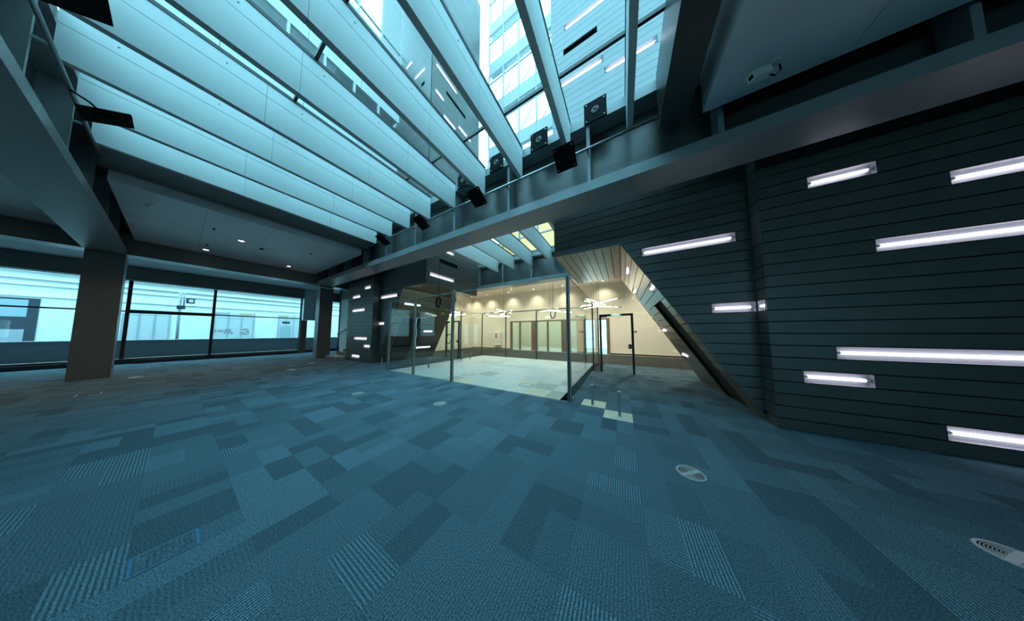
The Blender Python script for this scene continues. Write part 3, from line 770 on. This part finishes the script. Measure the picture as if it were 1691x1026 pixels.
make('jamb', MB().box(-18.22, -18.07, 5.93, 5.995, .02, 4.7), 'dark_frame', t)
make('head', MB().box(-18.05, -13.64, 5.95, 5.995, 3.93, 4.7), 'door_wood', t)
t = empty('handrail', (-16.9, 5.9, 1.3), 'thin dark sloping handrail above the stone steps', 'handrail')
make('rail', MB().tube([(-18.1, 5.86, 1.40), (-16.2, 5.86, 1.85)], .03, 8), 'dark_frame', t)
for x in (-17.8, -16.5): make('bracket', MB().tube([(x, 5.86, 1.40 + (x + 18.1) * .237), (x, 5.964, 1.36 + (x + 18.1) * .237)], .012, 6), 'dark_frame', t)
make('wall_street', MB().box(-20.95, -20.75, 7.2, 9.5, 0, 4.74), 'column_paint', kind='structure')

# ================================================================== REAR HALL
YW = 15.3
wb = empty('wall_back', (-4, YW, 0), kind='structure')
def wallbox(x0, x1, z0, z1, m='cream_wall'): piece('wall_panel', x0 + .0015, x1 - .0015, YW, YW + .12, z0 + .0015, z1 - .0015, m, wb)
px_ = [-13.6, -11.7, -10.35, -8.96]
for a, b in zip(px_[:-1], px_[1:]):
    wallbox(a, b, 0, 2.56); wallbox(a, b, 2.56, 5.1)
for a, b in ((-8.96, -6.9), (-6.9, -4.9), (-4.9, -2.9), (-2.9, -.82)): wallbox(a, b, 2.56, 5.1)
for a, b in ((-.82, 1.4), (1.4, 3.6), (3.6, 8.0)):
    wallbox(a, b, 0, 2.56); wallbox(a, b, 2.56, 5.1)
make('baseboard_back', MB().box(-13.6, -8.97, YW - .02, YW - .001, 0, .08), 'dark_frame', kind='structure')
make('baseboard_right', MB().box(-.81, 8.0, YW - .02, YW - .001, 0, .08), 'dark_frame', kind='structure')
make('wall_side', MB().box(-13.75, -13.6, 8.1, YW, 0, 5.1), 'cream_wall', kind='structure')
make('wall_end', MB().box(8.0, 8.15, 5.2, YW, 0, 5.1), 'cream_wall', kind='structure')
# timber door front
df = empty('door_3', (-5, YW, 0), kind='structure')
for a, b in ((-8.96, -8.76), (-8.03, -7.91), (-6.85, -6.30), (-5.45, -5.30), (-4.25, -3.75), (-1.77, -1.50), (-1.02, -.82)):
    piece('post', a, b, YW - .06, YW + .10, 0, 2.45, 'door_wood', df)
make('head', MB().box(-8.96, -.82, YW - .06, YW + .10, 2.451, 2.555), 'door_wood', df)
for a, b in ((-8.76, -8.03), (-7.91, -6.85), (-6.30, -5.45), (-5.30, -4.25), (-3.75, -3.08), (-2.42, -1.77), (-1.50, -1.02)):
    lf = piece('door_glass', a + .003, b - .003, YW + .01, YW + .02, .02, 2.448, 'clear_glass', df)
    make('push_bar', MB().tube([(a + .05, YW - .10, 1.02), (b - .05, YW - .10, 1.02)], .016, 8), 'chrome', lf)
    for x in (a + .06, b - .06): make('bar_bracket', MB().tube([(x, YW - .10, 1.02), (x, YW + .009, 1.02)], .012, 6), 'chrome', lf)
lf = piece('door_leaf', -3.08, -2.62, YW - .02, YW + .03, .02, 2.448, 'door_leaf_beige', df)
piece('post', -2.62, -2.42, YW - .06, YW + .10, 0, 2.45, 'dark_frame', df)
# room beyond
make('wall_far', MB().box(-10.5, -3.9, 20.2, 20.3, 0, 4.2), 'cream_wall', kind='structure')
make('wall_far_side', MB().box(-10.6, -10.5, YW + .13, 20.3, 0, 4.2), 'cream_wall', kind='structure')
make('ceiling', MB().box(-10.6, 6, YW + .13, 20.3, 4.2, 4.3), 'cream_ceiling', kind='structure')
make('floor', MB().box(-10.5, 6, YW + .13, 20.2, -.011, .003), 'access_panel', kind='structure')

# hose cabinet
t = empty('hose_cabinet', (-10.3, YW, .9), 'white fire hose cabinet with red signs on cream wall', 'cabinet')
make('body', MB().box(-10.65, -9.97, YW - .20, YW - .004, .42, 1.58), 'white_enamel', t)
make('door', MB().box(-10.63, -9.99, YW - .215, YW - .201, .60, 1.56), 'white_enamel', t)
for z in (1.12, 1.34): piece('sign', -10.50, -10.30, YW - .219, YW - .216, z - .08, z + .08, 'red_sign', t)
make('handle', MB().box(-10.10, -10.06, YW - .23, YW - .216, 1.05, 1.15), 'dark_frame', t)
make('shelf', MB().box(-10.70, -9.92, YW - .30, YW - .005, .36, .415), 'white_enamel', t)
# exit signs: white box, green running figure bar
def exit_sign(x, y, z, label):
    t = empty('exit_sign', (x, y, z), label, 'sign', 'green exit signs')
    make('box', MB().box(x - .20, x + .20, y - .03, y + .03, z - .10, z + .10), 'exit_white', t)
    make('figure', MB().box(x - .15, x - .08, y - .034, y - .031, z - .06, z + .06), 'exit_green', t)
    mm = MB(); mm.prism([(x + .0, y - .034, z - .02), (x + .09, y - .034, z - .02), (x + .09, y - .034, z - .06), (x + .16, y - .034, z), (x + .09, y - .034, z + .06), (x + .09, y - .034, z + .02), (x, y - .034, z + .02)], (0, .003, 0))
    make('arrow', mm, 'exit_green', t)
exit_sign(-5.35, YW - .05, 2.78, 'lit green exit sign over the middle timber doors')
exit_sign(-2.70, YW - .05, 2.78, 'lit green exit sign over the beige door leaf')
# switches on the cream wall
for x, z in ((.60, 1.45), (.60, 1.05), (.62, .45), (-9.2, 1.2), (-9.2, 1.0)):
    pass
t = empty('wall_switch', (.62, YW, 1.5), 'small switch panel on the cream wall beyond the black door', 'switch')
make('plate', MB().box(.50, .80, YW - .02, YW - .004, 1.52, 1.64), 'dark_frame', t)
make('rocker', MB().box(.60, .70, YW - .024, YW - .021, 1.55, 1.61), 'white_plastic', t)

# LED stick clusters
def cluster(cx, cy, cz, n, spread, label):
    t = empty('stick_chandelier', (cx, cy, 5.09), label, 'chandelier', 'clusters of crossing light sticks')
    for k in range(n):
        a = random.uniform(0, math.pi); L_ = random.uniform(.65, 1.0)
        ox, oy, oz = (random.uniform(-spread, spread) for _ in range(3)); oz *= .22; oy *= .5
        el = random.uniform(-.22, .22)
        d = Vector((math.cos(a) * math.cos(el), math.sin(a) * math.cos(el), math.sin(el)))
        p = Vector((cx + ox, cy + oy, cz + oz)); q0, q1 = p - d * L_, p + d * L_
        s = make('stick', MB().tube([q0, q1], .016, 8), 'led_warm', t)
        for q, sg in ((q0, -1), (q1, 1)): make('end_cap', MB().tube([q + d * sg * .002, q + d * sg * .16], .017, 8), 'dark_frame', s)
        make('wire', MB().tube([p + Vector((0, 0, .022)), (p.x, p.y, 5.098)], .004, 4), 'dark_frame', t)
cluster(-7.8, 11.8, 2.95, 6, .9, 'cluster of crossing light sticks over the pale glass room floor')
cluster(-4.6, 13.6, 3.15, 5, .7, 'cluster of crossing light sticks before the timber doors')
cluster(-1.2, 11.5, 3.05, 7, .8, 'cluster of crossing light sticks above the black glass door')
cluster(-11.5, 10.6, 3.0, 5, .8, 'cluster of crossing light sticks behind the tall glass post')

# wall washers of the hall
for k, x in enumerate((-13.0, -11.1, -8.7, -6.3, -3.9, -1.1, 1.4)):
    t = empty('wall_washer', (x, 14.5, 5.1), ['first', 'second', 'third', 'fourth', 'fifth', 'sixth', 'seventh'][k] + ' ceiling wall washer from the far end of the cream wall', 'downlight', 'wall washers over the cream wall')
    make('trim_ring', MB().ring((x, 14.5), .06, .08, 5.09, 5.099, 20), 'white_enamel', t)
    make('lens', MB().ring((x, 14.5), 0, .058, 5.094, 5.098, 20), 'downlight_lens', t)
    ld = bpy.data.lights.new('washer_lamp', 'SPOT'); ld.energy = 130; ld.color = (1.0, .89, .70); ld.spot_size = math.radians(100); ld.spot_blend = 1.0; ld.shadow_soft_size = .06
    lo = bpy.data.objects.new('washer_lamp', ld); put(lo, t); lo.location = (x, 14.5, 5.06); lo.rotation_euler = (math.radians(22), 0, 0)
for k, x in enumerate((-9.0, -6.0, -3.0)):
    t = empty('downlight', (x, 17.8, 4.2), ['first', 'second', 'third'][k] + ' ceiling downlight in the room beyond the timber doors', 'downlight', 'downlights beyond the doors')
    make('lens', MB().ring((x, 17.8), 0, .07, 4.192, 4.198, 20), 'downlight_lens', t); make('trim_ring', MB().ring((x, 17.8), .072, .09, 4.19, 4.199, 20), 'white_enamel', t)
    ld = bpy.data.lights.new('room_lamp', 'POINT'); ld.energy = 90; ld.color = (1.0, .9, .72); ld.shadow_soft_size = .1
    lo = bpy.data.objects.new('room_lamp', ld); put(lo, t); lo.location = (x, 17.8, 4.0)

for k, (x, y) in enumerate(((-11.5, 12.4), (-7.0, 12.4), (-2.5, 12.4), (1.5, 12.4), (3.2, 9.6))):
    t = empty('downlight', (x, y, 5.1), ['first', 'second', 'third', 'fourth', 'fifth'][k] + ' ceiling downlight of the cream hall, counted from its far end', 'downlight', 'downlights of the cream hall')
    make('lens', MB().ring((x, y), 0, .07, 5.092, 5.098, 20), 'downlight_lens', t); make('trim_ring', MB().ring((x, y), .072, .09, 5.09, 5.099, 20), 'white_enamel', t)
    ld = bpy.data.lights.new('hall_lamp', 'SPOT'); ld.energy = 880; ld.color = (1.0, .91, .75); ld.shadow_soft_size = .08; ld.spot_size = math.radians(150); ld.spot_blend = .8
    lo = bpy.data.objects.new('hall_lamp', ld); put(lo, t); lo.location = (x, y, 5.07)

# ================================================================== GLASS ROOM
def pane(parent, x0, x1, y0, y1, z0, z1, name='pane'):
    p = piece(name, x0, x1, y0, y1, z0, z1, 'clear_glass', parent)
    if abs(x1 - x0) > abs(y1 - y0): piece('edge', x0, x1, y0, y1, z1 + .0005, z1 + .016, 'glass_edge', p)
    else: piece('edge', x0, x1, y0, y1, z1 + .0005, z1 + .016, 'glass_edge', p)
    return p
GH = 2.78
gl = empty('glass_room', (-4.6, 7.3, 0), 'frameless glass room with slim metal posts on a pale panel floor', 'glass room')
T = .006
for a, b in ((-8.28, -6.66), (-6.58, -4.71), (-4.63, -2.22), (-2.21, -1.09)):
    pane(gl, a, b, 4.35 - T, 4.35 + T, .005, GH)
for x in (-8.30, -6.62, -4.67, -1.05):
    make('post', MB().box(x - .035, x + .035, 4.35 - .035, 4.35 + .035, 0, GH + .01), 'steel_paint', gl)
    make('seal', MB().box(x - .012, x + .012, 4.31, 4.314, 0, GH), 'gasket', gl)
for a, b in ((4.40, 6.40), (6.41, 8.28), (8.38, 10.26)):
    pane(gl, -1.05 - T, -1.05 + T, a, b, .005, GH); pane(gl, -8.25 - T, -8.25 + T, a, b, .005, GH)
for a, b in ((-8.2, -6.4), (-6.35, -4.33), (-4.27, -2.7), (-2.69, -1.1)):
    pane(gl, a, b, 10.3 - T, 10.3 + T, .005, GH)
for x in (-8.25, -6.37, -4.30, -1.05):
    make('post', MB().box(x - .025, x + .025, 10.275, 10.325, 0, GH + .01), 'steel_web', gl)
make('top_rail', MB().box(-8.25, -1.05, 10.28, 10.32, GH + .013, GH + .05), 'steel_web', gl)
for y in (8.33,):
    for x in (-1.05, -8.25): make('post', MB().box(x - .025, x + .025, y - .025, y + .025, 0, GH), 'steel_web', gl)

def black_door(x0, x1, y, label):
    t = empty('glass_door', ((x0 + x1) / 2, y, 0), label, 'door', 'black framed glass doors')
    f = .075
    make('frame', MB().box(x0, x0 + f, y - .05, y + .05, 0, 2.22).box(x1 - f, x1, y - .05, y + .05, 0, 2.22).box(x0 + f, x1 - f, y - .05, y + .05, 2.22 - f, 2.22), 'dark_frame', t)
    make('leaf', MB().box(x0 + f + .004, x1 - f - .004, y - .006, y + .006, .01, 2.22 - f - .004), 'clear_glass', t)
    make('lock', MB().box(x1 - f - .11, x1 - f - .005, y - .04, y + .04, .92, 1.08), 'dark_frame', t)
    make('handle', MB().tube([(x1 - f - .06, y - .04, 1.0), (x1 - f - .06, y - .09, 1.0), (x1 - f - .2, y - .09, 1.0)], .012, 8), 'chrome', t)
    make('closer', MB().box(x0 + f, x0 + f + .2, y - .045, y - .012, 2.10, 2.14), 'dark_frame', t)
black_door(-.80, .34, 8.33, 'black framed glass door beside the bronze leaning wall')
black_door(-9.50, -8.36, 8.33, 'black framed glass door behind the tall glass post')
for x, lab in ((-.22, 'lit green exit bar on the black door frame by the leaning wall'), (-8.93, 'lit green exit bar on the black door frame behind the glass')):
    t = empty('exit_light', (x, 8.27, 2.18), lab, 'sign')
    make('case', MB().box(x - .17, x + .17, 8.235, 8.279, 2.15, 2.215), 'exit_white', t)
    make('green_end', MB().box(x - .17, x - .10, 8.230, 8.234, 2.15, 2.215).box(x + .10, x + .17, 8.230, 8.234, 2.15, 2.215), 'exit_green', t)
for s, M_ in (('r', R), ('l', mx)):
    t = empty('glass_partition', (M_(.6), 8.33, 0), 'clear glass partition from the black door to the ' + ('bronze' if s == 'r' else 'far dark') + ' leaning wall', 'partition')
    def q(pts): return [(M_(x), 8.33, z) for x, z in pts]
    if s == 'r':
        lo_, up_ = [(.35, .01), (lean_x(.01) - .03, .01), (lean_x(2.2) - .03, 2.2), (.35, 2.2)], [(-1.02, 2.23), (lean_x(2.23) - .03, 2.23), (.05, 3.45), (-1.02, 3.45)]
    else:
        lo_, up_ = [(.81, .01), (lean_x(.01) - .03, .01), (lean_x(2.1) - .03, 2.1), (.81, 2.1)], [(-.42, 2.23), (lean_x(2.23) - .03, 2.23), (.05, 3.45), (-.42, 3.45)]
    make('pane', MB().prism(q(lo_), (0, .012, 0)), 'clear_glass', t)
    make('upper_pane', MB().prism(q(up_), (0, .012, 0)), 'clear_glass', t)

make('pull_handle', MB().tube([(-6.42, 4.34, 2.05), (-6.40, 4.28, 2.0), (-6.43, 4.27, 1.75), (-6.38, 4.27, 1.5), (-6.44, 4.27, 1.2), (-6.40, 4.28, .95), (-6.42, 4.34, .9)], .016, 8), 'chrome', gl)
# stub outlet posts rising from the floor
def stub(x, y, h, label, base=True):
    t = empty('outlet_post', (x, y, 0), label, 'post', 'short metal outlet posts')
    make('tube', MB().box(x - .022, x + .022, y - .022, y + .022, 0, h), 'steel_paint', t)
    make('cap', MB().box(x - .025, x + .025, y - .025, y + .025, h + .001, h + .012), 'chrome', t)
    make('foot', MB().box(x - .04, x + .04, y - .04, y + .04, .0, .008), 'chrome', t)
stub(-.60, 4.43, .40, 'short metal outlet post nearest the glass corner on a lifted tile')
stub(-.10, 4.10, .42, 'short metal outlet post on the larger lifted carpet tile')
stub(-9.5, 4.70, .36, 'short metal outlet post standing before the far dark wall')
stub(-7.26, 5.47, .40, 'short metal outlet post inside the glass by the second metal post')
stub(-7.9, 8.1, .40, 'front one of two outlet posts by the black door behind the glass')
stub(-7.7, 8.55, .40, 'rear one of two outlet posts by the black door behind the glass')

# coiled cables hanging in and behind the glass room
def coil(c, rx, rz, n, label, facing='x', hang=None):
    t = empty('cable_coil', c, label, 'cable', 'black coiled cables hanging')
    for k in range(n):
        a0 = random.uniform(-.25, .25); sx = rx * random.uniform(.85, 1.1); sz = rz * random.uniform(.85, 1.1)
        off = random.uniform(-.03, .03)
        pts = []
        for q in range(24):
            a = q * math.pi / 12
            u = sx * math.cos(a); z = sz * math.sin(a); u, z = u * math.cos(a0) - z * math.sin(a0), u * math.sin(a0) + z * math.cos(a0)
            pts.append((c[0] + u, c[1] + off, c[2] + z))
        make('loop', MB().tube(pts, .012, 6, closed=True), 'black_plate', t)
    if hang: make('lead', MB().tube([(c[0], c[1], c[2] + rz * .9), (c[0] + .02, c[1], hang)], .008, 6), 'black_plate', t)
coil((-3.25, 10.1, 2.52), .14, .24, 3, 'oval black cable coil hanging before the timber doors', hang=5.0)
coil((-5.70, 4.62, 2.60), .11, .19, 5, 'tangled black cable coil at the glass top by the tall post', hang=4.2)
coil((-5.15, 4.62, 1.30), .12, .17, 1, 'single black cable ring low on the glass beside the tall post')

# ================================================================== ATRIUM ABOVE THE SKYLIGHT
FB = 9.3
fb = empty('wall_atrium_back', (-4.3, FB, 6), kind='structure')
mat('lit_room', (0.6, 0.45, 0.2), 0.8, emit=(1.0, 0.72, 0.26), estr=0.75)
for i in range(5):
    a = -7.1 + i * 1.105
    piece('pane', a + .04, a + 1.065, FB + .05, FB + .06, 6.02, 9.45, 'window_glass', fb)
    piece('mullion', a - .035, a + .035, FB - .02, FB + .10, 6.02, 9.45, 'facade_frame', fb)
    piece('window_rail', a + .041, a + 1.064, FB + .02, FB + .08, 6.78, 6.84, 'facade_frame', fb)
make('lit_room_wall', MB().box(-7.0, -1.6, FB + 1.2, FB + 1.3, 6.02, 9.4), 'lit_room', fb)
for k, z in enumerate((9.5, 12.45, 15.4, 18.35, 21.3)):
    for i in range(5):
        a = -7.1 + i * 1.105
        piece('spandrel', a + .006, a + 1.099, FB, FB + .12, z, z + .80, 'facade_white', fb)
        piece('pane', a + .04, a + 1.065, FB + .05, FB + .06, z + .83, z + 2.92, 'window_glass', fb)
        piece('window_rail', a + .041, a + 1.064, FB + .02, FB + .08, z + 2.35, z + 2.40, 'facade_frame', fb)
    for i in range(6):
        a = -7.1 + i * 1.105
        piece('mullion', a - .035, a + .035, FB - .02, FB + .10, z + .801, z + 2.949, 'facade_frame', fb)
    make('floor_slab', MB().box(-7.1, -1.6, FB + .13, FB + .45, z + .3, z + .55), 'facade_frame', fb)
    for i in range(4):
        a = -7.0 + i * 1.5
        make('blind_bar', MB().tube([(a, FB + .5, z + .85), (a + 1.0, FB + .9, z + 2.9)], .03, 6), 'facade_frame', fb)
FL = -9.6
fl_ = empty('wall_atrium_left', (FL, 2, 6), kind='structure')
for z0, z1 in ((6.0, 10.9), (12.2, 15.6), (19.0, 22)):
    y = -1.5
    for i in range(4):
        piece('spandrel', FL - .12, FL, y + .006, y + 1.64, z0, z1, 'facade_white', fl_); y += 1.645
for z0, z1 in ((10.9, 12.2), (15.6, 19.0)):
    for i in range(7):
        y = -1.5 + i * .94
        piece('pane', FL - .06, FL - .05, y + .04, y + .90, z0 + .04, z1 - .04, 'window_glass', fl_)
        piece('mullion', FL - .12, FL, y - .035, y + .035, z0 + .001, z1 - .001, 'facade_frame', fl_)
        piece('window_rail', FL - .10, FL - .01, y + .041, y + .899, z0 + .4, z0 + .45, 'facade_frame', fl_)

make('room_wall', MB().box(FL - 1.6, FL - 1.5, -1.5, 5.0, 10.6, 12.6), 'facade_white', fl_)
make('room_ceiling', MB().box(FL - 1.6, FL - .13, -1.5, 5.0, 12.25, 12.35), 'facade_white', fl_)
make('room_floor', MB().box(FL - 1.6, FL - .13, -1.5, 5.0, 10.7, 10.8), 'facade_white', fl_)

# ================================================================== UNSEEN SIDES THAT CLOSE THE HALL
make('wall_front', MB().box(-21.1, 9.2, -8.2, -8.0, 0, 1.1).box(-21.1, 9.2, -8.2, -8.0, 2.7, 5.86).box(-21.1, 3.0, -8.2, -8.0, 1.101, 2.699), 'column_paint', kind='structure')
fill_win = empty('window_added', (6, -8.1, 1.1), kind='structure')  # added window behind the camera, lets in daylight to lift the dark right wall
for k in range(3):
    a = 3.0 + k * 2.04
    piece('pane', a + .04, a + 2.0, -8.11, -8.10, 1.102, 2.698, 'window_glass', fill_win)
    piece('mullion', a - .03, a + .035, -8.16, -8.04, 1.102, 2.698, 'dark_frame', fill_win)
make('wall_east', MB().box(9.0, 9.2, -8.0, 21, 0, 5.86), 'column_paint', kind='structure')
make('wall_north', MB().box(-21.1, -13.7, 9.5, 9.7, 0, 5.86), 'column_paint', kind='structure')
